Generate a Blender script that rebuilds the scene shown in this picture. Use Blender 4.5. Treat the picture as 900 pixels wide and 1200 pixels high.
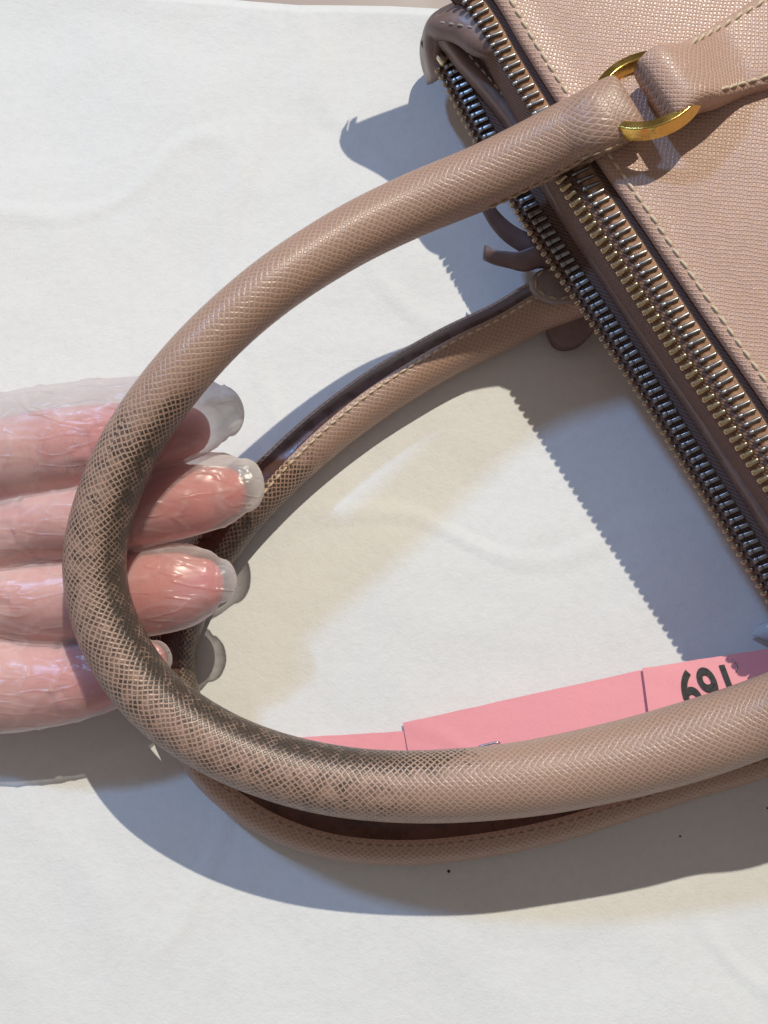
import bpy, math, random
import numpy as np
from mathutils import Vector, Matrix, noise
random.seed(7)
R = math.radians
S = 0.01                                   # everything below is measured in centimetres

# ---------------------------------------------------------------- clear
for o in list(bpy.data.objects): bpy.data.objects.remove(o)
scene = bpy.context.scene
col = scene.collection

# ---------------------------------------------------------------- camera (looks down at the table, leaning 10 degrees)
CAM_D, CAM_TILT, CAM_FOV = 30.0, R(10), R(45)
CAM_POS = np.array([0, -CAM_D*math.sin(CAM_TILT), CAM_D*math.cos(CAM_TILT)])
FW = -CAM_POS/np.linalg.norm(CAM_POS); RT = np.array([1., 0, 0]); UP = np.cross(RT, FW)
FPX = 600/math.tan(CAM_FOV/2)
cd = bpy.data.cameras.new('camera'); cam = bpy.data.objects.new('camera', cd); col.objects.link(cam)
cam.location = Vector(CAM_POS)*S; cam.rotation_euler = (CAM_TILT, 0, 0)
cd.sensor_fit = 'VERTICAL'; cd.angle = CAM_FOV; cd.clip_start = 0.01; cd.clip_end = 50
scene.camera = cam
scene.render.resolution_x, scene.render.resolution_y = 768, 1024

# ---------------------------------------------------------------- light: one hard warm lamp, one weaker blue one, dim room
w = bpy.data.worlds.new('World'); scene.world = w; w.use_nodes = True
bg = w.node_tree.nodes['Background']; bg.inputs[1].default_value = 1.0
_tc = w.node_tree.nodes.new('ShaderNodeTexCoord'); _sx = w.node_tree.nodes.new('ShaderNodeSeparateXYZ'); _cr = w.node_tree.nodes.new('ShaderNodeValToRGB')
w.node_tree.links.new(_tc.outputs['Generated'], _sx.inputs[0]); w.node_tree.links.new(_sx.outputs[2], _cr.inputs[0]); w.node_tree.links.new(_cr.outputs[0], bg.inputs[0])
_cr.color_ramp.elements[0].color = (.085, .075, .07, 1); _cr.color_ramp.elements[1].color = (.228, .214, .212, 1)      # a plain room: darker walls, pale ceiling
_cr.color_ramp.elements[0].position = .1; _cr.color_ramp.elements[1].position = .8
def beam(az, el):                          # direction the light travels
    return np.array([math.sin(az)*math.cos(el), -math.cos(az)*math.cos(el), -math.sin(el)])
KEY = beam(R(-17), R(55))
def unit_(v): return v/np.linalg.norm(v)
def lamp(name, d, dist, power, colour, size):
    l = bpy.data.lights.new(name, 'POINT'); l.energy = power; l.color = colour; l.shadow_soft_size = size
    o = bpy.data.objects.new(name, l); col.objects.link(o); o.location = Vector(-d*dist); return o
lamp('key_lamp', KEY, 6.0, 1130, (1.0, 0.945, 0.80), 0.030)
lamp('blue_lamp', beam(R(44), R(46)), 3.0, 122, (0.29, 0.54, 1.0), 0.10)
vs = scene.view_settings
vs.view_transform = 'Standard'; vs.look = 'None'; vs.exposure = 0; vs.gamma = 1; vs.use_curve_mapping = False
scene.render.engine = 'CYCLES'
scene.cycles.max_bounces = 6; scene.cycles.diffuse_bounces = 3; scene.cycles.glossy_bounces = 3; scene.cycles.transparent_max_bounces = 16

# ---------------------------------------------------------------- helpers
def P(px, py, z):                          # where the sight line through a point of the photograph meets height z
    d = FW + RT*(px-450)/FPX + UP*(600-py)/FPX
    return CAM_POS + d*((z-CAM_POS[2])/d[2])
def Q(p):
    v = np.asarray(p)-CAM_POS; ww = v@FW
    return 450+FPX*(v@RT)/ww, 600-FPX*(v@UP)/ww
def unit(v): return v/(np.linalg.norm(v)+1e-12)
def spline(pts, step=None, n=None):        # centripetal-ish Catmull-Rom over rows of any width; the first 3 columns are xyz
    pts = np.array(pts, float); ext = np.vstack([2*pts[0]-pts[1], pts, 2*pts[-1]-pts[-2]])
    out = []
    for i in range(1, len(ext)-2):
        p0, p1, p2, p3 = ext[i-1:i+3]
        for t in np.linspace(0, 1, 24, endpoint=False):
            out.append(0.5*((2*p1)+(-p0+p2)*t+(2*p0-5*p1+4*p2-p3)*t*t+(-p0+3*p1-3*p2+p3)*t**3))
    out.append(pts[-1]); out = np.array(out)
    L = np.concatenate([[0], np.cumsum(np.linalg.norm(np.diff(out[:, :3], axis=0), axis=1))])
    if n is None: n = max(2, int(L[-1]/step)+1)
    s = np.linspace(0, L[-1], n)
    return np.column_stack([np.interp(s, L, out[:, k]) for k in range(out.shape[1])]), s
def sstep(a, b, x):
    t = np.clip((np.asarray(x, float)-a)/(b-a), 0, 1); return t*t*(3-2*t)

ORIG = {}                                  # world position (cm) of each parent
def adopt(o, parent):
    if parent is not None:
        o.parent = parent
        o.matrix_parent_inverse = Matrix.Translation(Vector(-ORIG[parent.name]*S))
def make(name, verts, faces, mat, parent=None, uv=None, smooth=True, midx=None, attrs=None, solid=None, loc=(0, 0, 0)):
    me = bpy.data.meshes.new(name); loc = np.array(loc, float)
    me.from_pydata([tuple((np.asarray(v)-loc)*S) for v in verts], [], [tuple(int(i) for i in f) for f in faces])
    for m in (mat if isinstance(mat, (list, tuple)) else [mat]): me.materials.append(m)
    if uv is not None:
        lay = me.uv_layers.new(name='UVMap'); uv = np.asarray(uv, float)
        idx = np.zeros(len(me.loops), int); me.loops.foreach_get('vertex_index', idx)
        lay.data.foreach_set('uv', uv[idx].astype(np.float32).ravel())
    if midx is not None: me.polygons.foreach_set('material_index', [int(m) for m in midx])
    me.polygons.foreach_set('use_smooth', [smooth]*len(me.polygons))
    if attrs:
        for k, a in attrs.items():
            at = me.attributes.new(k, 'FLOAT', 'POINT'); at.data.foreach_set('value', np.asarray(a, np.float32))
    me.update()
    o = bpy.data.objects.new(name, me); col.objects.link(o); o.location = Vector(loc*S)
    ORIG[o.name] = loc if parent is None else np.zeros(3)
    if parent is not None:
        adopt(o, parent)
    if solid:
        md = o.modifiers.new('thickness', 'SOLIDIFY'); md.thickness = solid*S; md.offset = -1
    return o
def place(name, mesh, parent, pos, X, Y, Z, scale=(1, 1, 1)):   # a copy of a shared mesh with the given axes
    o = bpy.data.objects.new(name, mesh); col.objects.link(o)
    M = Matrix(((X[0]*scale[0], Y[0]*scale[1], Z[0]*scale[2], pos[0]*S), (X[1]*scale[0], Y[1]*scale[1], Z[1]*scale[2], pos[1]*S),
                (X[2]*scale[0], Y[2]*scale[1], Z[2]*scale[2], pos[2]*S), (0, 0, 0, 1)))
    adopt(o, parent); o.matrix_basis = M
    ORIG[o.name] = np.zeros(3)
    return o
def tag(o, label, cat=None, group=None, kind=None):
    if label: o['label'] = label
    if cat: o['category'] = cat
    if group: o['group'] = group
    if kind: o['kind'] = kind
    return o
def grid(curves):                          # K curves of n points -> verts, quads, uv (cm)
    A = np.array(curves); K, n = A.shape[:2]
    u = np.concatenate([[0], np.cumsum(np.linalg.norm(np.diff(A[K//2], axis=0), axis=1))])
    v = np.concatenate([[0], np.cumsum(np.linalg.norm(np.diff(A[:, n//2], axis=0), axis=1))])
    uv = np.array([[u[j], v[i]] for i in range(K) for j in range(n)])
    f = [(i*n+j, i*n+j+1, (i+1)*n+j+1, (i+1)*n+j) for i in range(K-1) for j in range(n-1)]
    return A.reshape(-1, 3), f, uv
def rounded_box(sx, sy, sz, b):            # bevelled box, 24 vertices
    v = []; f = []
    import bmesh
    bm = bmesh.new(); bmesh.ops.create_cube(bm, size=1)
    for q in bm.verts: q.co = Vector((q.co.x*sx, q.co.y*sy, q.co.z*sz))
    bmesh.ops.bevel(bm, geom=list(bm.edges), offset=b, segments=2, affect='EDGES', profile=0.6)
    return bm
def bm_mesh(name, bm, mat, smooth=True):
    me = bpy.data.meshes.new(name)
    for v in bm.verts: v.co *= S
    bm.to_mesh(me); bm.free(); me.materials.append(mat)
    me.polygons.foreach_set('use_smooth', [smooth]*len(me.polygons)); return me

# ---------------------------------------------------------------- materials
def mat(name):
    m = bpy.data.materials.new(name); m.use_nodes = True
    nt = m.node_tree; b = nt.nodes['Principled BSDF']; return m, nt, b
class G:                                   # tiny node-graph writer
    def __init__(s, nt): s.nt = nt
    def n(s, t, **k):
        x = s.nt.nodes.new(t)
        for a, v in k.items(): setattr(x, a, v)
        return x
    def put(s, x, i, v):
        if isinstance(v, bpy.types.NodeSocket): s.nt.links.new(v, x.inputs[i])
        elif v is not None: x.inputs[i].default_value = v
    def m(s, op, a, b=None, c=None, clamp=False):
        x = s.n('ShaderNodeMath', operation=op, use_clamp=clamp); s.put(x, 0, a); s.put(x, 1, b); s.put(x, 2, c); return x.outputs[0]
    def ss(s, v, a, b, lo=0., hi=1.):
        x = s.n('ShaderNodeMapRange', interpolation_type='SMOOTHSTEP'); s.put(x, 0, v); s.put(x, 1, a); s.put(x, 2, b); s.put(x, 3, lo); s.put(x, 4, hi); return x.outputs[0]
    def mix(s, f, a, b):
        x = s.n('ShaderNodeMix', data_type='RGBA'); s.put(x, 0, f); s.put(x, 6, a); s.put(x, 7, b); return x.outputs[2]
    def noise(s, vec, scale, detail=3., rough=.55):
        x = s.n('ShaderNodeTexNoise'); s.put(x, 0, vec); s.put(x, 'Scale', scale); s.put(x, 'Detail', detail); s.put(x, 'Roughness', rough); return x.outputs[0]
    def bump(s, h, dist, strength=1., nrm=None):
        x = s.n('ShaderNodeBump'); s.put(x, 'Strength', strength); s.put(x, 'Distance', dist); s.put(x, 'Height', h)
        if nrm is not None: s.put(x, 'Normal', nrm)
        return x.outputs[0]
def rgb(*c): return (*c, 1)

def leather(name, base, pitch, dirty=False, rot=0.0, rough=.36, relief=.011, lat_gain=1.16, wa=1.):
    m, nt, b = mat(name); g = G(nt)
    uv = g.n('ShaderNodeUVMap', uv_map='UVMap').outputs[0]
    obj = g.n('ShaderNodeTexCoord').outputs['Object']
    mp = g.n('ShaderNodeMapping'); g.put(mp, 0, uv); mp.inputs['Rotation'].default_value = (0, 0, rot)
    wob = g.n('ShaderNodeTexNoise'); g.put(wob, 0, uv); wob.inputs['Scale'].default_value = 2.6; wob.inputs['Detail'].default_value = 2
    sp = g.n('ShaderNodeSeparateXYZ'); g.put(sp, 0, mp.outputs[0])
    sw = g.n('ShaderNodeSeparateColor'); g.put(sw, 0, wob.outputs[1])
    u = g.m('ADD', sp.outputs[0], g.m('MULTIPLY', g.m('SUBTRACT', sw.outputs[0], .5), .11))
    v = g.m('ADD', sp.outputs[1], g.m('MULTIPLY', g.m('SUBTRACT', sw.outputs[1], .5), .11))
    k = 1/(pitch*1.41421)
    fine = g.noise(uv, 16., 2.)
    def ridge(x, lo):
        x = g.m('ADD', x, g.m('MULTIPLY', g.m('SUBTRACT', fine, .5), .26))
        t = g.m('ABSOLUTE', g.m('SUBTRACT', g.m('MULTIPLY', g.m('FRACT', x), 2.), 1.))
        return g.ss(t, lo, .98)
    ra = ridge(g.m('MULTIPLY', g.m('ADD', u, v), k), .42)
    rb = ridge(g.m('MULTIPLY', g.m('SUBTRACT', u, v), k), .42)
    lat = g.m('MAXIMUM', g.m('MULTIPLY', ra, wa), rb)
    big = g.noise(obj, 90., 3.)
    c0 = g.mix(big, rgb(*[x*.90 for x in base]), rgb(*[min(1, x*1.08) for x in base]))
    c1 = g.mix(lat, c0, rgb(*[min(1, x*lat_gain) for x in base]))
    if dirty:
        d = g.n('ShaderNodeAttribute', attribute_name='dirt').outputs['Fac']
        patch = g.noise(obj, 330., 4., .6)
        spot = g.noise(uv, 9., 3., .7)
        dd = g.m('ADD', d, g.m('MULTIPLY', g.m('SUBTRACT', patch, .5), g.m('MULTIPLY', g.ss(d, .02, .3), 1.05)))
        dd = g.m('ADD', dd, g.m('MULTIPLY', g.m('SUBTRACT', spot, .5), g.m('MULTIPLY', g.ss(d, .02, .3), .6)))
        cell = g.m('MULTIPLY', g.ss(dd, .06, .58), g.m('SUBTRACT', 1., g.ss(lat, .18, .80)))
        worn = g.m('MULTIPLY', g.ss(dd, .58, 1.12), g.m('SUBTRACT', .95, g.m('MULTIPLY', lat, g.ss(patch, .45, .62, 0., .62))))
        grime = g.mix(spot, rgb(.010, .008, .007), rgb(.050, .038, .030))
        c2 = g.mix(cell, c1, grime)
        c1 = g.mix(worn, c2, grime)
        film = g.m('MULTIPLY', g.ss(dd, .0, .8), .18)
        c1 = g.mix(film, c1, rgb(.24, .175, .135))
    nt.links.new(c1, b.inputs['Base Color'])
    b.inputs['Roughness'].default_value = rough; b.inputs['Specular IOR Level'].default_value = .5
    nrm = g.bump(g.m('ADD', lat, g.m('MULTIPLY', fine, .25)), relief*S, 1.)
    nt.links.new(nrm, b.inputs['Normal']); return m

def plain(name, base, rough=.5, metal=0., nscale=None, namp=.2, bump=0., bscale=None, spec=.5):
    m, nt, b = mat(name); g = G(nt); obj = g.n('ShaderNodeTexCoord').outputs['Object']
    if nscale:
        f = g.noise(obj, nscale, 4.)
        nt.links.new(g.mix(g.ss(f, .3, .7), rgb(*[x*(1-namp) for x in base]), rgb(*[min(1, x*(1+namp)) for x in base])), b.inputs['Base Color'])
        nt.links.new(g.ss(f, .2, .8, max(.03, rough-.1), rough+.1), b.inputs['Roughness'])
    else:
        b.inputs['Base Color'].default_value = rgb(*base); b.inputs['Roughness'].default_value = rough
    if bump: nt.links.new(g.bump(g.noise(obj, bscale, 4.), bump*S, 1.), b.inputs['Normal'])
    b.inputs['Metallic'].default_value = metal; b.inputs['Specular IOR Level'].default_value = spec; return m

TAN = (.55, .352, .268)
M_panel = leather('saffiano_panel', TAN, .088, rot=R(-6), rough=.30, relief=.013, lat_gain=1.2, wa=.8)
M_handle = leather('saffiano_handle', (.395, .252, .186), .104, dirty=True, rough=.35, relief=.0065, lat_gain=1.34)
M_tab = leather('saffiano_tab', TAN, .088, rot=R(-10), rough=.33)
M_inner_shaded = plain('shaded_inner_leather', (.22, .145, .125), .42, nscale=300, namp=.12, bump=.006, bscale=900)  # the bag's leather, with the shade it lies in put into the colour
M_edge = plain('edge_paint', (.085, .036, .026), .30, nscale=260, namp=.25, bump=.006, bscale=400)
M_thread = plain('thread', (.76, .60, .41), .75, nscale=900, namp=.2, bump=.01, bscale=2500)
M_dark_thread = plain('brown_thread', (.50, .37, .24), .75, nscale=900, namp=.2)
M_gold = plain('gold', (.83, .56, .16), .2, 1., nscale=250, namp=.12, bump=.008, bscale=500)
M_brass = plain('pale_brass', (.72, .58, .36), .36, 1., nscale=500, namp=.3)
M_grey_sheen = plain('grey_sheen_brass', (.34, .33, .33), .36, 1., nscale=500, namp=.3)  # both tooth rows are one metal; their warm and grey reflections are painted in
def tape_mat():
    m, nt, b = mat('zip_tape'); g = G(nt); uv = g.n('ShaderNodeUVMap', uv_map='UVMap').outputs[0]
    sp = g.n('ShaderNodeSeparateXYZ'); g.put(sp, 0, uv)
    a = g.m('MULTIPLY', g.m('ADD', sp.outputs[0], g.m('MULTIPLY', sp.outputs[1], 1.6)), 8.)
    t = g.m('ABSOLUTE', g.m('SUBTRACT', g.m('MULTIPLY', g.m('FRACT', a), 2.), 1.))
    c = g.m('ABSOLUTE', g.m('SUBTRACT', g.m('MULTIPLY', g.m('FRACT', g.m('MULTIPLY', sp.outputs[0], 34.)), 2.), 1.))
    h = g.m('ADD', t, g.m('MULTIPLY', c, .4))
    nt.links.new(g.mix(g.ss(h, .1, 1.2), rgb(.12, .070, .058), rgb(.25, .150, .120)), b.inputs['Base Color'])  # darkened: the shade on the tape is part of this colour
    b.inputs['Roughness'].default_value = .85
    nt.links.new(g.bump(h, .012*S, 1.), b.inputs['Normal']); return m
M_tape = tape_mat()
M_lit_tape = plain('lit_tape_fabric', (.42, .235, .14), .85, nscale=700, namp=.25, bump=.02, bscale=1800)  # same tape where light strikes it, the light put into the colour
def paper_mat(name, c, warm, amp=1.):
    m, nt, b = mat(name); g = G(nt); obj = g.n('ShaderNodeTexCoord').outputs['Object']
    f1 = g.noise(obj, 14., 4.); f2 = g.noise(obj, 420., 4., .65); f3 = g.noise(obj, 1500., 2.)
    base = g.mix(g.ss(f1, .35, .68), rgb(*c), rgb(*warm))
    base = g.mix(g.m('MULTIPLY', g.ss(f2, .40, .70), .24*amp), base, rgb(*[x*.84 for x in c]))
    vo = g.n('ShaderNodeTexVoronoi'); g.put(vo, 0, obj); vo.inputs['Scale'].default_value = 130.
    keep = g.ss(g.noise(obj, 60., 2.), .56, .62)
    speck = g.m('MULTIPLY', g.ss(vo.outputs['Distance'], .030, .012), g.m('MULTIPLY', keep, .38))
    base = g.mix(speck, base, rgb(.30, .27, .23))
    nt.links.new(base, b.inputs['Base Color']); b.inputs['Roughness'].default_value = .62; b.inputs['Specular IOR Level'].default_value = .3
    wv = g.noise(obj, 22., 2., .5); ck = g.ss(g.m('ABSOLUTE', g.m('SUBTRACT', g.noise(obj, 13., 1., .3), .5)), .0, .03, 1., 0.)
    n1 = g.bump(g.m('ADD', g.m('ADD', f2, g.m('MULTIPLY', f3, .5)), g.m('ADD', g.m('MULTIPLY', wv, 20.), g.m('MULTIPLY', ck, 1.6))), .014*S, amp)
    nt.links.new(n1, b.inputs['Normal']); return m
M_paper = paper_mat('white_paper', (.815, .805, .785), (.805, .79, .76))
M_pink = paper_mat('pink_paper', (.90, .36, .385), (.88, .345, .37), .7)
M_table = plain('table_top', (.40, .31, .275), .45, nscale=40, namp=.1)
M_ink = plain('black_ink', (.018, .017, .022), .5, nscale=1200, namp=.5)
M_steel = plain('steel', (.55, .55, .58), .3, 1.)
M_speck = plain('dark_grit', (.03, .025, .022), .8)

# ---------------------------------------------------------------- the surface: table and the sheet of paper on it
def slab(name, m, x0, x1, y0, y1, z, kind=None):
    v = [(x0, y0, z), (x1, y0, z), (x1, y1, z), (x0, y1, z), (x0, y0, z-3), (x1, y0, z-3), (x1, y1, z-3), (x0, y1, z-3)]
    return make(name, v, [(0, 1, 2, 3), (4, 7, 6, 5), (0, 4, 5, 1), (1, 5, 6, 2), (2, 6, 7, 3), (3, 7, 4, 0)], m, smooth=False)
tag(slab('table', M_table, -75, 75, -55, 55, -.06), 'pinkish brown table top under the white paper', 'table', kind='structure')
edge_px = [(-2200, -170), (-700, -70), (0, -22), (150, -9), (262, -1), (330, 6.5), (440, 8), (500, 10.5), (560, 15), (700, 22), (950, 30), (2600, 60)]
top_edge, _ = spline([P(x, y, 0) for x, y in edge_px], n=90)
rows = []
for t in list(np.linspace(0, 1, 60)**1.3):
    r = []
    for p in top_edge:
        y = p[1]+(-34-p[1])*t
        z = .0 + .05*(1-sstep(0, .02, t))
        r.append((p[0], y, z))
    rows.append(r)
v, f, uv = grid(rows)
paper = make('paper_sheet', v, [q[::-1] for q in f], M_paper, uv=uv, solid=.02)
tag(paper, 'large white paper sheet covering the table under the handbag', 'paper')

# ---------------------------------------------------------------- the handbag
BAG0 = P(800, 250, 0)
bag = bpy.data.objects.new('handbag', None); col.objects.link(bag); bag.location = Vector(BAG0*S); ORIG['handbag'] = BAG0
bag.empty_display_size = .03
tag(bag, 'beige pink crosshatched leather handbag with worn round handles and metal zips, lying on its side', 'handbag')
UPZ = np.array([0, 0, 1.])

def frames(c):                             # tangent, horizontal outward normal (to the left of a curve that runs down the picture)
    T = np.gradient(c, axis=0); T /= np.linalg.norm(T, axis=1)[:, None]
    N = np.cross(T, UPZ); N /= np.linalg.norm(N, axis=1)[:, None]
    return T, N
def offs(c, N, n, z): q = c + N*n; q = q.copy(); q[:, 2] = c[:, 2]+z; return q

# the corner of the upper panel lies outside the picture; its place follows from the shadow it throws
gA = P(388, 178, 0); hA = 4.65
CORNER = np.array([gA[0]-KEY[0]/-KEY[2]*hA, gA[1]-KEY[1]/-KEY[2]*hA, hA])
zip1_px = [(557, 9), (594, 70), (632, 131), (688, 215), (734, 281), (764, 326), (820, 408), (855, 458), (898, 521), (960, 612), (1060, 760), (1160, 905)]
zip1, s1 = spline([CORNER, (CORNER+P(557, 9, 4.6))/2+np.array([.25, .15, 0])]+[P(x, y, 4.6) for x, y in zip1_px], step=.1)
T1, N1 = frames(zip1)
if np.mean(N1[:, 0]) > 0: N1 = -N1         # outward = down-left, out of the mouth

def dense(sec, per=5):                     # smooth a section without evening out its point spacing
    p = np.array(sec, float); e = np.vstack([2*p[0]-p[1], p, 2*p[-1]-p[-2]]); out = []
    for i in range(1, len(e)-2):
        for t in np.linspace(0, 1, per, endpoint=False):
            out.append(.5*(2*e[i]+(e[i+1]-e[i-1])*t+(2*e[i-1]-5*e[i]+4*e[i+1]-e[i+2])*t*t+(3*e[i]-e[i-1]-3*e[i+1]+e[i+2])*t**3))
    out.append(p[-1]); return np.array(out)
# upper panel; its far end is not square to the zip
END = unit(P(480, 137, 0)-P(385, 176, 0)); SHEAR = float(END@T1[0])/float(-(END@N1[0]))
print('corner', Q(CORNER), 'shear', SHEAR)
rc = np.clip(.8-s1, 0, .8); zip1 = zip1-N1*(.8-np.sqrt(np.maximum(0, .64-rc**2)))[:, None]*.8
NC = unit(np.mean(N1[(s1 > 6) & (s1 < 20)], axis=0)); ENDV = END/float(-(END@NC)); kk = sstep(0, 9, s1)[:, None]
DIRV = ENDV[None]*(1-kk)-NC[None]*kk           # direction in which the panel runs away from the zip
def panel_row(a, b):
    q = zip1+(N1*max(a, -.3) if a > -.3 else -N1*.3+DIRV*(-a-.3)); q = q.copy(); q[:, 2] = zip1[:, 2]+b; return q
sec = [(-.55, .05), (-.42, .08), (-.37, .16), (-.37, .25), (-.41, .32), (-.5, .36), (-.7, .37), (-1.1, .38), (-2, .45), (-3.5, .55), (-6, .68), (-9, .72), (-13, .6), (-17, .35)]
prof = dense(sec)
p_rows = [panel_row(a, b) for a, b in prof]
v, f, uv = grid(p_rows)
front = make('front_panel', v, f, M_panel, bag, uv=uv)
front['label'] = 'flat upper panel of crosshatched beige pink leather'
# end wall that closes the bag at the far corner, and the panel resting on the paper
endc = [q[0]+END*2.5+T1[0]*1.5 for q, a in zip(p_rows, prof[:, 0]) if a < -3]
v, f, uv = grid([np.array(endc), np.array([p*[1, 1, 0]+[.5, -.3, 2.6] for p in endc]), np.array([p*[1, 1, 0]+[.8, -.5, .3] for p in endc])])
make('end_wall', v, f, M_inner_shaded, bag, uv=uv)

# stitches: one shared arc of thread
def stitch_mesh(name, L, r, m):
    v = []; f = []; n = 7; k = 7
    for i in range(n):
        t = i/(n-1); x = (t-.5)*L; z = r*1.5*(1-(2*t-1)**4)-r*.7; rr = r*(.75+.25*math.sin(math.pi*t))
        for j in range(k):
            a = 2*math.pi*j/k; v.append((x*S, rr*math.cos(a)*1.15*S, (z+rr*math.sin(a))*S))
    for i in range(n-1):
        for j in range(k): f.append((i*k+j, i*k+(j+1) % k, (i+1)*k+(j+1) % k, (i+1)*k+j))
    me = bpy.data.meshes.new(name); me.from_pydata(v, [], f); me.materials.append(m)
    me.polygons.foreach_set('use_smooth', [True]*len(f)); return me
ST = stitch_mesh('stitch', .25, .034, M_thread)
ST_small = stitch_mesh('stitch_small', .17, .026, M_thread)
ST_dark = stitch_mesh('stitch_dark', .19, .028, M_dark_thread)
ST_dim = stitch_mesh('stitch_dim', .14, .022, plain('shaded_thread', (.40, .27, .19), .75))  # ordinary thread toned down, its shade put into the colour
ST_grey = stitch_mesh('stitch_grey', .16, .024, plain('grey_thread', (.36, .33, .31), .75))
def stitch_row(curve, nrm, parent, mesh, pitch, skew=0., sink=0.):
    c, s = spline(curve, step=pitch); T = np.gradient(c, axis=0)
    for i in range(len(c)):
        p = c[i]; t = unit(T[i]); z = unit(nrm[min(len(nrm)-1, int(i/len(c)*len(nrm)))] if isinstance(nrm, (list, np.ndarray)) and np.ndim(nrm) == 2 else np.array(nrm, float))
        y = unit(np.cross(z, t)); z = np.cross(t, y); a = skew+random.uniform(-.05, .05)
        X = t*math.cos(a)+y*math.sin(a); Y = -t*math.sin(a)+y*math.cos(a)
        place('stitch', mesh, parent, p-z*sink, X, Y, z, (random.uniform(.92, 1.06), 1, 1))
def on_profile(c, N, off):
    pp = prof[20:]; return panel_row(off, float(np.interp(-off, -pp[:, 0], pp[:, 1])))
vis1 = [i for i in range(len(zip1)) if -60 < Q(zip1[i])[0] < 990 and -60 < Q(zip1[i])[1] < 700]
a0, a1 = vis1[0], vis1[-1]
stitch_row(on_profile(zip1, N1, -.60)[a0:a1:4], (0, 0, 1), front, ST, .285, .10)

# ---- zips: a woven tape and rows of metal teeth
def smooth_rows(c, N, sec, n):
    pr = dense(sec, 4); return [offs(c, N, a, b) for a, b in pr]
FOLD = np.array([.30+.70*float(sstep(90, 240, Q(p)[1])) for p in zip1])      # 1 = opened flat towards the mouth
def fold_rows(sec):
    out = []
    for a, b in dense(sec, 4):
        q = (zip1+N1*(a*FOLD)[:, None]) if a > 0 else panel_row(a, b).copy(); q[:, 2] = zip1[:, 2]+np.maximum(b-(.25*(1-FOLD)*max(a, 0)/.3), -.45-2.6*sstep(3.2, 6, s1)); out.append(q)
    return out
v, f, uv = grid([q_[14:] for q_ in fold_rows([(-.9, -.05), (-.5, -.02), (-.1, -.02), (.16, -.05), (.34, -.15), (.46, -.30), (.50, -.55), (.46, -1.1), (.2, -2.0), (-.4, -2.7)])])
z1 = make('zipper', v, f, M_tape, bag, uv=uv); z1['label'] = 'upper zip with brass teeth, warm and grey reflections painted into their colour'
lit_tape_c = [offs(zip1, N1, a, b) for a, b in [(-.32, -.03), (-.27, .02), (-.20, .035), (0, .025), (.08, -.04)]]
v, f, uv = grid(lit_tape_c); make('lit_tape_strip', v, f, M_lit_tape, z1, uv=uv)  # strip of the tape under the teeth, coloured as if lit

def tooth_bar(L, wdt, h, m, name):         # flat leg that clamps the tape, with a swollen head at its free end
    import bmesh
    bm = rounded_box(L, wdt, h, .025)
    b2 = rounded_box(.13, wdt*1.25, h*1.35, .035)
    for q in b2.verts: q.co += Vector((L*.5, 0, -h*.1))
    me = bpy.data.meshes.new('t'); b2.to_mesh(me); b2.free(); bm.from_mesh(me); bpy.data.meshes.remove(me)
    return bm_mesh(name, bm, m, True)
def tooth_nub(L, wdt, h, m, name):
    bm = rounded_box(L, wdt, h, min(wdt, h)*.38)
    for q in bm.verts:                     # a dent across the head, and a waist
        if q.co.z > 0: q.co.z -= .25*h*math.exp(-(q.co.x/(L*.16))**2)
        q.co.y *= 1-.22*math.exp(-((q.co.x+L*.3)/(L*.2))**2)
    return bm_mesh(name, bm, m, True)
BAR = tooth_bar(.34, .075, .10, M_grey_sheen, 'tooth'); NUB = tooth_nub(.29, .125, .22, M_brass, 'tooth_head')
BAR2 = tooth_bar(.28, .105, .12, M_grey_sheen, 'tooth_lower'); NUB2 = tooth_nub(.17, .11, .16, plain('dull_brass', (.42, .33, .24), .34, 1., nscale=500, namp=.3), 'tooth_head_lower')
def teeth(c, N, parent, rowA, rowB, pitch, keep):
    cc, s = spline(np.column_stack([c, N])[::5], step=pitch)
    for i in range(len(cc)):
        p, n = cc[i, :3], unit(cc[i, 3:]); q = Q(p)
        if not keep(*q): continue
        t = unit(np.cross(UPZ, n))
        k = .30+.70*float(sstep(90, 240, q[1])) if parent is z1 else 1.
        for mesh, off, dz, tilt, shift in (rowA, rowB):
            if off > .1: off = off*k; dz = dz-.25*(1-k)
            tl = tilt+random.uniform(-.03, .03); yw = random.uniform(-.05, .05)-.12
            X = unit(n*math.cos(tl)-UPZ*math.sin(tl)+t*yw); Y = unit(np.cross(np.cross(X, t), X)); Z = np.cross(X, Y)
            if Z[2] < 0 and abs(tl) < 1.4: Y = -Y; Z = -Z
            if parent is z1 and (q[1] < -35 or (off > .05 and q[1] < 128)): continue
            place('tooth', mesh, parent, p+n*off+UPZ*dz+t*pitch*shift, X, Y, Z)
teeth(zip1, N1, z1, (BAR, -.04, .06, R(8), 0), (NUB, .40, -.10, R(38), .5), .202, lambda x, y: -70 < y < 640 and x < 990)

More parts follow.
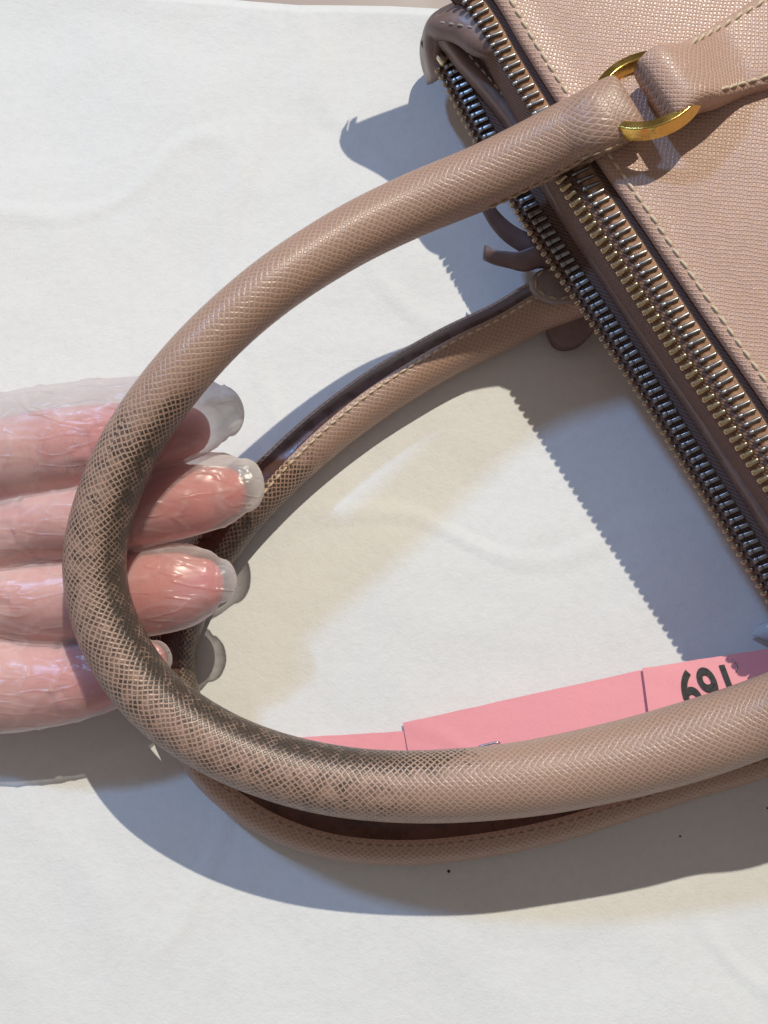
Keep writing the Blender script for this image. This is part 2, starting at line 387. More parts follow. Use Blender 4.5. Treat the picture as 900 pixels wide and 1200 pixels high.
# ---- lower compartment: divider edge, second zip, panel lying on the table
zip2_px = [(506, 36), (520, 58), (538, 89), (573, 154), (612, 222), (660, 296), (700, 354), (744, 418), (784, 479), (803, 510), (836, 562), (869, 614), (894, 655), (960, 760), (1040, 890), (1150, 1068)]
ZZ = 3.0
zip2, s2 = spline([P(x, y, ZZ) for x, y in zip2_px], step=.1)
T2, N2 = frames(zip2); N2 = -N2 if np.mean(N2[:, 0]) > 0 else N2
v, f, uv = grid(smooth_rows(zip2, N2, [(-.75, .30), (-.45, .12), (0, -.09), (.22, -.16), (.30, -.3), (.18, -.6), (-.1, -.9)], 20))
z2 = make('zipper', v, f, M_tape, bag, uv=uv); z2['label'] = 'lower zip in the shade with dark metal teeth'
teeth(zip2, N2, z2, (BAR2, 0, 0, R(16), 0), (NUB2, .30, -.17, R(50), .5), .196, lambda x, y: 62 < y < 800 and x < 990)
v, f, uv = grid(smooth_rows(zip2, N2, [(.24, -.30), (.1, -.7), (-.35, -1.5), (-.8, -2.3), (-1.3, -2.75), (-2.5, -2.9), (-8, -2.92), (-16, -2.9)], 30))
make('rear_panel', v, f, M_panel, bag, uv=uv)
div_px = [(509, 30), (520, 40), (540, 66), (575, 107), (604, 146), (648, 222), (690, 286), (730, 347), (773, 412), (816, 476), (858, 542), (900, 608), (1000, 768), (1100, 925)]
dv, _ = spline([P(x, y, 3.55) for x, y in div_px], step=.12)
Td, Nd = frames(dv); Nd = -Nd if np.mean(Nd[:, 0]) > 0 else Nd
v, f, uv = grid(smooth_rows(dv, Nd, [(.10, -.42), (.10, -.16), (.06, -.03), (-.04, .02), (-.2, .0), (-.34, -.05), (-.42, -.2), (-.44, -.7), (-.5, -2.2)], 26))
dvo = make('divider_edge', v, f, M_inner_shaded, bag, uv=uv)
iv = [i for i in range(len(dv)) if Q(dv[i])[0] < 960]
stitch_row(offs(dv, Nd, -.15, .045)[iv[0]+2:iv[-1]:4], (0, 0, 1), dvo, ST_grey, .23)
# ---- rolled end of the lower compartment (top of the picture)
def pz(l): return np.array([P(x, y, z) for x, y, z in l])
g_rows = [
    pz([(506, 98, .9), (498, 70, 1.0), (499, 46, 1.2), (512, 24, 1.3), (545, 2, 1.3), (585, -25, 1.3), (640, -60, 1.3)]),
    pz([(508, 97, 1.7), (501, 62, 2.2), (501, 40, 2.6), (512, 20, 2.9), (546, 2, 3.2), (590, -25, 3.4), (645, -60, 3.4)]),
    pz([(511, 95, 2.1), (503, 52, 3.0), (504, 33, 3.5), (516, 21, 3.9), (550, 7, 4.2), (600, -15, 4.3), (650, -45, 4.3)]),
    pz([(514, 93, 2.3), (505, 48, 3.1), (506, 32, 3.8), (523, 25, 4.15), (556, 18, 4.4), (604, 0, 4.45), (655, -30, 4.4)]),
    pz([(517, 91, 2.4), (509, 44, 3.2), (511, 33, 3.9), (532, 33, 4.2), (560, 38, 4.4), (606, 30, 4.45), (660, 0, 4.4)]),
    pz([(520, 89, 2.5), (511, 45, 3.2), (512, 36, 3.85), (533, 40, 4.15), (559, 56, 4.35), (590, 58, 4.4), (640, 40, 4.3)]),
    pz([(523, 88, 2.5), (513, 47, 3.15), (514, 39, 3.75), (533, 44, 4.0), (559, 60, 4.15), (590, 62, 4.2), (640, 44, 4.1)]),
    pz([(526, 87, 2.45), (514, 49, 3.0), (516, 42, 3.5), (534, 44, 3.75), (560, 56, 3.9), (590, 56, 3.9), (640, 36, 3.8)])]
rs = [spline(r, n=40)[0] for r in g_rows]
cols_ = np.array(rs).transpose(1, 0, 2)
v, f, uv = grid(np.array([spline(c, n=30)[0] for c in cols_]).transpose(1, 0, 2))
place('zip_stop', bm_mesh('zip_stop', rounded_box(.26, .17, .16, .03), M_brass), z2, P(518, 70, 3.02), unit(np.array([.55, -.83, 0])), unit(np.array([.83, .55, 0])), UPZ)
gus = make('rolled_end', v, f, M_inner_shaded, bag, uv=uv, solid=.12)
stitch_row(pz([(519, 27, 4.2), (545, 31, 4.45), (575, 38, 4.5)]), (0, 0, 1), gus, ST_grey, .22)

# ---- round handles
def handle(name, rows, cfg):
    """rows: (px, py, z, half width, half height, seam angle in degrees from the outward side, over the top)"""
    pts = [list(P(x, y, z))+[a, b, sm] for x, y, z, a, b, sm in rows]
    c, s = spline(pts, step=.075); n = len(c)
    T = np.gradient(c[:, :3], axis=0); T /= np.linalg.norm(T, axis=1)[:, None]
    O = np.cross(T, UPZ); O /= np.linalg.norm(O, axis=1)[:, None]          # outward side of the loop
    if np.dot(O[n//2], np.array([-1, 0, 0])) < 0: O = -O
    V = np.cross(O, T); V *= np.sign(V[:, 2])[:, None]
    K = 72; ps = cfg.get('seam', .30); psi = np.linspace(-math.pi, math.pi, K, endpoint=False)
    ctr = P(*cfg['centre'], 2)
    q = np.append(psi, math.pi); aq = np.abs(q); ph = q[None]+np.radians(c[:, 5])[:, None]
    m = np.where(aq < ps, .95-.045*np.cos(aq/ps*math.pi/2), 1+.035*np.exp(-((aq-ps-.07)/.12)**2))[None]*np.ones((n, 1))
    lump = np.array([noise.noise(Vector((x*.5, 0, cfg['seed']))) for x in s])*.012; m = m+lump[:, None]*np.cos(q*2)[None]
    cs, sn = np.cos(ph)[..., None], np.sin(ph)[..., None]
    A3 = c[:, :3][:, None]+(O[:, None]*cs*c[:, 3][:, None, None]+V[:, None]*sn*c[:, 4][:, None, None])*m[..., None]
    NR = O[:, None]*cs+V[:, None]*sn
    if cfg.get('square'):
        ca, sa = np.cos(ph-0), np.sin(ph-0); sq = (1-sstep(.1, 1.6, s))[:, None]; ex = 1-.26*sq
        ca2 = np.sign(ca)*np.abs(ca)**ex; sa2 = np.sign(sa)*np.abs(sa)**ex
        A3 = c[:, :3][:, None]+(O[:, None]*ca2[..., None]*c[:, 3][:, None, None]+V[:, None]*sa2[..., None]*c[:, 4][:, None, None])*m[..., None]
    verts = list(A3.reshape(-1, 3)); uv = None
    verts = list(A3.reshape(-1, 3)); per = np.concatenate([np.zeros((n, 1)), np.cumsum(np.linalg.norm(np.diff(A3, axis=1), axis=2), axis=1)], axis=1)
    per -= per[:, K//4][:, None]; uv = [(s[i_], per[i_, k_]) for i_ in range(n) for k_ in range(K+1)]
    px = np.array([Q(p) for p in c[:, :3]]); tw = (ctr-c[:, :3])*[1, 1, 0]; tw /= np.linalg.norm(tw, axis=1)[:, None]
    inner = np.einsum('ijk,ik->ij', NR, tw)
    dirt = list(cfg['dirt'](px[:, 0:1], px[:, 1:2], inner, NR[..., 2]).ravel())
    W = K+1
    f = []; mi = []
    for i in range(n-1):
        for k in range(K):
            f.append((i*W+k, i*W+k+1, (i+1)*W+k+1, (i+1)*W+k)); qm = psi[k]+math.pi/K
            mi.append(1 if abs(qm) < ps else 0)
    # caps
    for e, i in ((0, 0), (1, n-1)):
        verts.append(c[i, :3]); uv.append((s[i], 0)); dirt.append(0); ci = len(verts)-1
        for k in range(K):
            f.append((i*W+k, ci, i*W+k+1) if e == 0 else (i*W+k+1, ci, i*W+k)); mi.append(0)
    o = make(name, verts, f, [M_handle, M_edge], bag, uv=uv, midx=mi, attrs={'dirt': dirt})
    o.data.validate()
    # stitches just outside the seam
    for side, rng, smesh in cfg['stitch']:
        cc = []; nn = []
        for i in range(n):
            x, y = Q(c[i, :3])
            if not rng(x, y): continue
            ph = R(c[i, 5])+side*(ps+.20); a, b = c[i, 3], c[i, 4]
            cc.append(c[i, :3]+(O[i]*math.cos(ph)*a+V[i]*math.sin(ph)*b)*1.022); nn.append(unit(O[i]*math.cos(ph)/a+V[i]*math.sin(ph)/b))
        if len(cc) > 4: stitch_row(np.array(cc)[::3], np.array(nn), o, smesh, cfg['pitch'], .0, cfg.get('sink', .0))
    return o
def dirt_upper(x, y, inner, nz):
    along = sstep(395, 540, y)*(1-sstep(330, 650, x))
    return along*(.34+1.02*sstep(.12, .78, inner))
def dirt_lower(x, y, inner, nz):
    along = sstep(490, 610, y)*(1-sstep(800, 930, y))*(x < 420)
    return along*(.55+.5*sstep(-.2, .7, inner))+.10*sstep(900, 960, y)*(1-sstep(400, 640, x))
up_rows = [(739, 121, 5.5, .69, .14, 190), (737, 122, 5.5, .705, .27, 190), (731, 125, 5.5, .715, .36, 190), (716, 132, 5.47, .72, .42, 190), (696, 143, 5.38, .715, .51, 190), (665, 158, 5.0, .70, .65, 193), (620, 181, 4.7, .69, .68, 198),
           (560, 209, 4.5, .68, .675, 206), (480, 242, 4.45, .665, .665, 212), (400, 282, 4.65, .635, .635, 215), (310, 342, 4.92, .61, .61, 220), (228, 419, 4.85, .615, .615, 235),
           (163, 505, 4.45, .635, .635, 250), (124, 590, 4.0, .655, .655, 270), (111, 668, 3.62, .668, .668, 290), (130, 745, 3.38, .68, .68, 305), (180, 818, 3.2, .687, .687, 315),
           (262, 874, 3.08, .70, .70, 325), (360, 908, 3.05, .715, .715, 338), (470, 921, 3.08, .73, .73, 345), (600, 914, 3.25, .76, .76, 345), (720, 892, 3.35, .80, .80, 340),
           (820, 865, 3.6, .81, .81, 335), (900, 837, 3.9, .79, .79, 330), (990, 800, 4.6, .78, .78, 320), (1080, 755, 5.1, .76, .7, 310), (1150, 710, 5.7, .73, .5, 300)]
hu = handle('handle', up_rows, dict(square=True, seam=.20, seed=1.3, centre=(520, 620), dirt=dirt_upper, mesh=ST_dark, pitch=.235,
            stitch=[(-1, lambda x, y: y < 240 and x > 560 and x < 722, ST_dark), (1, lambda x, y: y < 240 and x > 580 and x < 712, ST_dark)]))
hu['label'] = 'round leather handle lifted by the hand, grimy brown on its inner bend'
lo_rows = [(720, 318, 1.7, .62, .55, 120), (690, 332, 1.45, .70, .60, 125), (660, 346, 1.15, .66, .60, 130), (625, 362, .85, .60, .58, 132), (585, 384, .68, .575, .60, 130), (530, 410, .62, .575, .60, 128), (480, 438, .62, .58, .60, 127), (430, 470, .62, .585, .60, 125),
           (375, 512, .62, .585, .6, 120), (320, 562, .62, .58, .6, 112), (268, 620, .62, .575, .6, 103), (225, 690, .62, .57, .6, 95), (202, 762, .62, .57, .6, 88), (208, 825, .62, .575, .6, 80), (240, 884, .62, .58, .6, 72),
           (278, 924, .62, .58, .6, 62), (328, 955, .62, .59, .6, 62), (395, 976, .62, .6, .6, 64), (475, 982, .62, .6, .6, 65), (560, 974, .62, .6, .6, 66), (640, 958, .64, .6, .6, 67), (720, 934, .68, .6, .6, 67),
           (800, 908, .75, .6, .6, 67), (880, 884, .85, .6, .6, 67), (960, 856, 1.0, .6, .6, 60), (1050, 815, 1.3, .6, .55, 70)]
# the seam angle here counts from the outward side of the loop (0) over the top (90) to its inner side (180)
lo_rows = [(x, y, z, a, b, 180-sm) for x, y, z, a, b, sm in lo_rows]
hl = handle('handle', lo_rows, dict(seam=.46, seed=5.1, centre=(520, 700), dirt=dirt_lower, mesh=ST_small, pitch=.225,
            stitch=[(1, lambda x, y: y < 600 and 290 < x < 640, ST_small), (-1, lambda x, y: y > 880 and 250 < x < 900, ST_dim)]))
hl['label'] = 'handle lying on the paper with a dark brown seam and stitching'

# ---- gold ring and the leather tab that holds it on the panel
def ring(name, centre, axis, ro, th, dep, m):
    ax = unit(np.array(axis)); e1 = unit(np.cross(ax, [0.3, 1, 0])); e2 = np.cross(ax, e1)
    prof = []
    hx, hz, b = th/2, dep/2, .03
    for cx, cz, a0 in ((hx-b, hz-b, 0), (-hx+b, hz-b, 90), (-hx+b, -hz+b, 180), (hx-b, -hz+b, 270)):
        for k in range(4): a = R(a0+k*30); prof.append((cx+b*math.cos(a), cz+b*math.sin(a)))
    n = 72; K = len(prof); v = []; f = []
    for i in range(n):
        t = 2*math.pi*i/n; d = e1*math.cos(t)+e2*math.sin(t)
        for x, z in prof: v.append(centre+d*(ro-th/2+x)+ax*z)
    for i in range(n):
        for k in range(K): f.append((i*K+k, i*K+(k+1) % K, ((i+1) % n)*K+(k+1) % K, ((i+1) % n)*K+k))
    o = make(name, v, f, m, bag); wn = o.modifiers.new('flat_faces', 'WEIGHTED_NORMAL'); wn.weight = 100; return o
RC = P(759, 111, 5.55)
ring('ring', RC, (-.30, .34, .9), 1.15, .22, .36, M_gold)['label'] = 'polished gold ring joining the handle to the tab'
tabs = [((745, 75), (785, 139), 0.0), ((748, 68), (792, 137), .12), ((758, 55), (807, 128), .34), ((771, 46), (820, 117), .55), ((786, 45), (833, 111), .80), ((804, 43), (849, 110), 1.1), ((838, 25), (878, 103), 1.75), ((888, -6), (915, 93), 2.7), ((955, -45), (985, 75), 4.0), ((1040, -90), (1075, 45), 5.6)]
zr = .50; zc = 5.83
tv = []; KT = 30
tab_rows, _ = spline([[*l, 0, *r, d] for l, r, d in tabs], n=44)
for lx, ly, _, rx, ry, d in tab_rows:
    if d < zr: hh = zr*math.sqrt(max(.0, 1-(1-d/zr)**2)); top, bot = zc+hh, zc-hh
    else:
        k = float(sstep(zr, 1.9, d)); top = (zc+zr)*(1-k)+5.58*k; bot = (zc-zr)*(1-k)+5.05*k
    A, B = P(lx, ly, top), P(rx, ry, top); ring_ = []
    for k in range(KT):
        a = 2*math.pi*k/KT; cx = math.copysign(abs(math.cos(a))**.28, math.cos(a)); cz = math.copysign(abs(math.sin(a))**.5, math.sin(a))
        p = A+(B-A)*(.5+.5*cx); p = p.copy(); p[2] = (top+bot)/2+cz*(top-bot)/2; ring_.append(p)
    tv.append(ring_)
v = [p for r in tv for p in r]; n = len(tv)
f = [(i*KT+k, i*KT+(k+1) % KT, (i+1)*KT+(k+1) % KT, (i+1)*KT+k) for i in range(n-1) for k in range(KT)]
uvt = []
for i in range(n):
    c0 = np.mean(tv[i], axis=0)
    for k in range(KT): p = tv[i][k]; uvt.append((p[0]*.85+p[1]*.5+abs(p[2]-6)*.4, -p[0]*.5+p[1]*.85))
f.append(tuple(range(KT))); f.append(tuple((n-1)*KT+k for k in range(KT))[::-1])
tab = make('handle_tab', v, f, M_tab, bag, uv=uvt)
tab['label'] = 'flared leather tab stitched to the panel and folded round the ring'
for side in (0, 1):
    cc = []
    for lx, ly, _, rx, ry, d in tab_rows:
        if d < 1.12 or d > 4.6: continue
        k = float(sstep(zr, 1.9, d)); top = (zc+zr)*(1-k)+5.58*k
        A, B = P(lx, ly, top), P(rx, ry, top); t = .10 if side == 0 else .915
        p = A+(B-A)*t; p[2] = top-.015; cc.append(p)
    stitch_row(np.array(cc)[::2], (0, 0, 1), tab, ST, .27, .28 if side == 0 else .0)

# ---- small leather straps in the shade and the stitched end of the lower handle
def strap(name, left, right, m, th=.16):
    l, _ = spline(pz(left), n=26); r, _ = spline(pz(right), n=26)
    rows = [l+(r-l)*t+np.array([0, 0, .06*math.sin(math.pi*t)]) for t in np.linspace(0, 1, 7)]
    v, f, uv = grid(rows); return make(name, v, f, m, bag, uv=uv, solid=th)
M_strap_shaded = plain('shaded_strap_leather', (.17, .105, .095), .45, nscale=300, namp=.12, bump=.006, bscale=900)  # strap colour darkened to carry the shade around it
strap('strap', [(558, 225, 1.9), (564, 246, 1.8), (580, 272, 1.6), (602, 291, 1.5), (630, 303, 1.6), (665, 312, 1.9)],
      [(572, 222, 2.0), (580, 242, 1.9), (597, 260, 1.75), (617, 272, 1.7), (640, 280, 1.8), (675, 288, 2.0)], M_strap_shaded)['label'] = 'curved leather strap in the shade below the lower zip'
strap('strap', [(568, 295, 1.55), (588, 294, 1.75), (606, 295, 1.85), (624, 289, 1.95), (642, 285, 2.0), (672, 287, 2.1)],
      [(569, 299, 1.5), (582, 305, 1.5), (598, 309, 1.55), (616, 314, 1.6), (634, 311, 1.7), (675, 318, 1.9)], M_strap_shaded)['label'] = 'pointed tip of a leather strap beside the handle end'
pc = P(652, 333, 1.95)
pv = [pc+np.array([0, 0, .06])]; pf = []; NP = 28
for rr, dz in ((.5, .045), (.86, 0), (1., -.05), (1.02, -.2)):
    for k in range(NP):
        a = 2*math.pi*k/NP; e = np.array([math.cos(a)*.60*rr, math.sin(a)*.43*rr, 0]); ca, sa = math.cos(R(-18)), math.sin(R(-18))
        pv.append(pc+np.array([e[0]*ca-e[1]*sa, e[0]*sa+e[1]*ca, dz+.12*(e[0]/.6)]))
for k in range(NP): pf.append((0, 1+k, 1+(k+1) % NP))
for i in range(3):
    for k in range(NP): pf.append((1+i*NP+k, 1+(i+1)*NP+k, 1+(i+1)*NP+(k+1) % NP, 1+i*NP+(k+1) % NP))
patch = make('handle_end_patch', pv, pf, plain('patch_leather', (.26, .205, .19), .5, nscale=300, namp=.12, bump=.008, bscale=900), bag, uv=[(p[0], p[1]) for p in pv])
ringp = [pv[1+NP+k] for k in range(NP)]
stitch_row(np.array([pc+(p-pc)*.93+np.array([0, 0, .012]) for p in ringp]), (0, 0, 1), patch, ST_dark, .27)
strap('rear_tab', [(640, 372, .9), (640, 392, .6), (652, 410, .4), (676, 408, .5), (700, 384, .9)], [(672, 352, 1.3), (690, 360, 1.3), (705, 362, 1.4), (718, 360, 1.5), (735, 352, 1.7)], M_strap_shaded, .2)

# ---------------------------------------------------------------- the hand in its loose glove
def finger_rings(rows, K=26, capn=7):
    """rows (px, py, z, half width, half height) -> closed tube with a rounded tip"""
    pts = [list(P(x, y, z))+[a, b] for x, y, z, a, b in rows]
    c, s = spline(pts, step=.12); T = np.gradient(c[:, :3], axis=0); T /= np.linalg.norm(T, axis=1)[:, None]
    secs = [(c[i, :3], T[i], c[i, 3], c[i, 4]) for i in range(len(c))]
    e = secs[-1]
    for k in range(1, capn+1):
        t = k/capn*math.pi/2; secs.append((e[0]+e[1]*math.sin(t)*(e[2]+e[3])*.5, e[1], e[2]*math.cos(t)+.004, e[3]*math.cos(t)+.004))
    v = []; f = []
    for p, t, a, b in secs:
        side = unit(np.cross(t, UPZ)); up = np.cross(side, t)
        for k in range(K):
            an = 2*math.pi*k/K; v.append(p+side*math.cos(an)*a+up*math.sin(an)*b)
    n = len(secs)
    for i in range(n-1):
        for k in range(K): f.append((i*K+k, (i+1)*K+k, (i+1)*K+(k+1) % K, i*K+(k+1) % K))
    f.append(tuple(range(K))); f.append(tuple((n-1)*K+k for k in range(K))[::-1])
    return v, f
def fuse(name, tubes, voxel, smooth_it, m):
    V = []; F = []
    for v, f in tubes:
        o = len(V); V += list(v); F += [tuple(i+o for i in q) for q in f]
    ob = make(name, V, F, m)
    rm = ob.modifiers.new('remesh', 'REMESH'); rm.mode = 'VOXEL'; rm.voxel_size = voxel*S; rm.use_smooth_shade = True
    sm = ob.modifiers.new('smooth', 'SMOOTH'); sm.iterations = smooth_it; sm.factor = .5
    dg = bpy.context.evaluated_depsgraph_get(); me = bpy.data.meshes.new_from_object(ob.evaluated_get(dg))
    ob.modifiers.clear(); old = ob.data; ob.data = me; bpy.data.meshes.remove(old); me.name = name
    if not me.materials: me.materials.append(m)
    me.polygons.foreach_set('use_smooth', [True]*len(me.polygons))
    return ob
def skin_mat():
    m, nt, b = mat('skin'); g = G(nt); obj = g.n('ShaderNodeTexCoord').outputs['Object']
    f = g.noise(obj, 90., 4., .65); tip = g.n('ShaderNodeAttribute', attribute_name='flush').outputs['Fac']
    c = g.mix(g.ss(f, .3, .7), rgb(.66, .31, .265), rgb(.82, .50, .43))
    c = g.mix(g.m('MULTIPLY', tip, .75), c, rgb(.68, .17, .17))
    nt.links.new(c, b.inputs['Base Color']); b.inputs['Roughness'].default_value = .68; b.inputs['Specular IOR Level'].default_value = .25
    b.inputs['Subsurface Weight'].default_value = .4; b.inputs['Subsurface Radius'].default_value = (1, .35, .2); b.inputs['Subsurface Scale'].default_value = .004
    mp = g.n('ShaderNodeMapping'); g.put(mp, 0, obj); mp.inputs['Scale'].default_value = (2.2, .5, .5)
    h = g.m('ADD', g.noise(obj, 700., 3.), g.m('MULTIPLY', g.noise(mp.outputs[0], 260., 3., .6), 1.6)); nt.links.new(g.bump(h, .02*S, .8), b.inputs['Normal']); return m
M_skin = skin_mat()
def vinyl_mat():
    m, nt, b = mat('clear_film'); g = G(nt); obj = g.n('ShaderNodeTexCoord').outputs['Object']
    op = g.n('ShaderNodeAttribute', attribute_name='opacity').outputs['Fac']
    mp = g.n('ShaderNodeMapping'); g.put(mp, 0, obj); mp.inputs['Scale'].default_value = (.55, 1.25, 1); mp.inputs['Rotation'].default_value = (0, 0, R(12))
    w1 = g.noise(mp.outputs[0], 55., 1., .4)
    crease = g.ss(g.m('ABSOLUTE', g.m('SUBTRACT', w1, .5)), .0, .035, 1., 0.)
    w2 = g.noise(mp.outputs[0], 130., 2., .5)
    crease2 = g.ss(g.m('ABSOLUTE', g.m('SUBTRACT', w2, .52)), .0, .022, 1., 0.)
    h = g.m('ADD', g.m('MULTIPLY', w1, 1.2), g.m('ADD', g.m('MULTIPLY', crease, .12), g.m('ADD', g.m('MULTIPLY', w2, .22), g.m('MULTIPLY', crease2, .04))))
    mq = g.n('ShaderNodeMapping'); g.put(mq, 0, obj); mq.inputs['Scale'].default_value = (.45, 1.9, 1.2); mq.inputs['Rotation'].default_value = (0, 0, R(-24))
    w3 = g.noise(mq.outputs[0], 95., 2., .45)
    crease3 = g.ss(g.m('ABSOLUTE', g.m('SUBTRACT', w3, .5)), .0, .045, 1., 0.)
    h = g.m('ADD', h, g.m('ADD', g.m('MULTIPLY', crease3, .16), g.m('MULTIPLY', w3, .5)))
    nrm = g.bump(h, .13*S, .9)
    white = rgb(.90, .905, .90)
    df = g.n('ShaderNodeBsdfDiffuse'); df.inputs[0].default_value = white; nt.links.new(nrm, df.inputs['Normal'])
    tl = g.n('ShaderNodeBsdfTranslucent'); tl.inputs[0].default_value = white; nt.links.new(nrm, tl.inputs['Normal'])
    ms = g.n('ShaderNodeMixShader'); ms.inputs[0].default_value = .5; nt.links.new(df.outputs[0], ms.inputs[1]); nt.links.new(tl.outputs[0], ms.inputs[2])
    tr = g.n('ShaderNodeBsdfTransparent'); tr.inputs[0].default_value = rgb(.985, .985, .98)
    # a thin milky film is more opaque where the line of sight runs along it
    ge = g.n('ShaderNodeNewGeometry'); dp = g.n('ShaderNodeVectorMath', operation='DOT_PRODUCT'); nt.links.new(ge.outputs['Incoming'], dp.inputs[0]); nt.links.new(ge.outputs['Normal'], dp.inputs[1])
    ct = g.m('MAXIMUM', g.m('ABSOLUTE', dp.outputs['Value']), .22)
    o2 = g.m('ADD', op, g.m('MULTIPLY', g.m('MULTIPLY', crease, .15), op), clamp=True)
    fac = g.m('SUBTRACT', 1., g.m('POWER', g.m('SUBTRACT', 1., o2), g.m('DIVIDE', 1., ct)))
    m1 = g.n('ShaderNodeMixShader'); nt.links.new(fac, m1.inputs[0]); nt.links.new(tr.outputs[0], m1.inputs[1]); nt.links.new(ms.outputs[0], m1.inputs[2])
    gl = g.n('ShaderNodeBsdfGlossy'); gl.inputs['Roughness'].default_value = .30; nt.links.new(nrm, gl.inputs['Normal'])
    m2 = g.n('ShaderNodeMixShader'); m2.inputs[0].default_value = .04; nt.links.new(m1.outputs[0], m2.inputs[1]); nt.links.new(gl.outputs[0], m2.inputs[2])
    nt.links.new(m2.outputs[0], nt.nodes['Material Output'].inputs['Surface']); nt.nodes.remove(b); return m
M_film = vinyl_mat()

palm_rows = [(-70, 690, 1.35, 3.3, .85), (-120, 690, 1.4, 3.55, 1.0), (-220, 690, 1.45, 3.9, 1.2), (-340, 685, 1.55, 3.9, 1.35), (-440, 675, 1.6, 3.4, 1.4), (-540, 670, 1.7, 2.9, 1.45), (-700, 660, 1.9, 3.0, 1.7), (-900, 650, 2.2, 3.3, 2.0)]
index = [(-190, 590, 1.5, .9, .9), (-100, 566, 1.7, .98, .9), (-20, 545, 2.05, .96, .88), (40, 530, 2.4, .92, .84), (95, 522, 2.65, .90, .82), (145, 516, 2.82, .84, .76), (190, 510, 2.92, .74, .64), (221, 505, 2.98, .54, .44)]
middle = [(-190, 648, 1.5, .9, .9), (-100, 640, 1.6, .84, .85), (-10, 630, 1.85, .76, .82), (50, 616, 2.08, .76, .80), (110, 608, 2.28, .80, .79), (170, 596, 2.42, .81, .75), (228, 584, 2.5, .78, .66), (262, 577, 2.54, .58, .46)]
ringf = [(-190, 708, 1.4, .9, .9), (-100, 706, 1.45, .84, .85), (-10, 703, 1.65, .77, .80), (50, 704, 1.78, .87, .80), (110, 700, 1.9, .91, .79), (165, 694, 2.02, .90, .73), (212, 688, 2.17, .80, .60), (237, 684, 2.26, .58, .42)]
little = [(-190, 770, 1.3, .9, .85), (-100, 776, 1.4, 1.1, .86), (-10, 799, 1.52, 1.06, .82), (50, 802, 1.62, .92, .78), (100, 797, 1.78, .77, .70), (145, 784, 1.93, .62, .58), (174, 775, 2.05, .44, .38)]
thumb = [(-430, 600, 1.6, 1.2, 1.1), (-330, 510, 1.9, 1.15, 1.0), (-240, 440, 2.2, .95, .88), (-170, 405, 2.4, .88, .78), (-120, 392, 2.5, .7, .6)]
hand = fuse('hand', [finger_rings(r) for r in (index, middle, ringf, little, thumb, palm_rows)], .06, 7, M_skin)
tag(hand, 'hand with its palm up lifting the worn upper handle on four fingers', 'hand')
me = hand.data; co = np.zeros(len(me.vertices)*3); me.vertices.foreach_get('co', co); co = co.reshape(-1, 3)/S
def seg_t(co, rows):                       # 0 at the root of a finger, 1 at its tip
    pts, s = spline([P(x, y, z) for x, y, z, a, b in rows], step=.2); d = np.linalg.norm(co[:, None, :]-pts[None], axis=2)
    return d.min(axis=1), s[d.argmin(axis=1)]/s[-1]
ds, ts = zip(*[seg_t(co, r) for r in (index, middle, ringf, little)]); ds = np.array(ds); ts = np.array(ts); best = ds.argmin(axis=0); tt = ts[best, np.arange(len(best))]
# creases at the finger joints, as shallow grooves
groove = np.zeros(len(co))
for j in (.455, .475, .50, .73, .75): groove += np.exp(-((tt+.012*np.sin(co[:, 1]*5)-j)/.007)**2)
nrm = np.zeros(len(co)*3); me.vertex_normals.foreach_get('vector', nrm); nrm = nrm.reshape(-1, 3)
co -= nrm*(groove*np.clip(nrm[:, 2]+.3, 0, 1)*.075)[:, None]*(co[:, 0] > -14)[:, None]
me.vertices.foreach_set('co', (co*S).ravel())
at = me.attributes.new('flush', 'FLOAT', 'POINT'); at.data.foreach_set('value', (sstep(.55, .95, tt)*.8+.2*sstep(.3, .5, tt)).astype(np.float32)); me.update()

g_index = [(-190, 585, 1.5, 1.05, 1.0), (-100, 560, 1.75, 1.15, 1.0), (-20, 534, 2.1, 1.22, .98), (50, 516, 2.45, 1.26, .94), (110, 506, 2.68, 1.22, .90), (170, 498, 2.86, 1.10, .82), (215, 492, 2.96, .94, .68), (246, 487, 3.0, .76, .48), (264, 484, 3.02, .56, .32)]
g_middle = [(-190, 648, 1.5, 1.0, 1.0), (-100, 640, 1.62, .92, .95), (-10, 630, 1.87, .83, .89), (50, 616, 2.1, .83, .86), (110, 607, 2.3, .87, .85), (170, 595, 2.44, .89, .81), (215, 583, 2.52, .91, .74), (260, 572, 2.56, .82, .58), (286, 567, 2.6, .60, .36)]
g_ring = [(-190, 708, 1.4, 1.0, 1.0), (-100, 706, 1.45, .92, .95), (-10, 703, 1.66, .80, .87), (50, 705, 1.80, .94, .86), (110, 700, 1.92, .98, .85), (165, 694, 2.04, 1.0, .79), (215, 687, 2.2, .96, .68), (245, 682, 2.3, .72, .46), (258, 681, 2.34, .5, .3)]
g_little = [(-190, 772, 1.3, 1.0, .95), (-100, 778, 1.42, 1.18, .95), (-10, 800, 1.54, 1.13, .89), (50, 802, 1.66, .98, .84), (100, 797, 1.80, .83, .77), (145, 783, 1.96, .72, .64), (175, 774, 2.08, .54, .42), (186, 770, 2.12, .38, .28)]
g_thumb = [(x, y, z, a+.16, b+.14) for x, y, z, a, b in thumb]
g_palm = [(x, y, z+.03, a+.22, b+.16) for x, y, z, a, b in palm_rows[:6]]
from mathutils.bvhtree import BVHTree
hco = np.zeros(len(hand.data.vertices)*3); hand.data.vertices.foreach_get('co', hco); hco = hco.reshape(-1, 3)/S
tree = BVHTree.FromPolygons([Vector(p) for p in hco], [tuple(p.vertices) for p in hand.data.polygons])
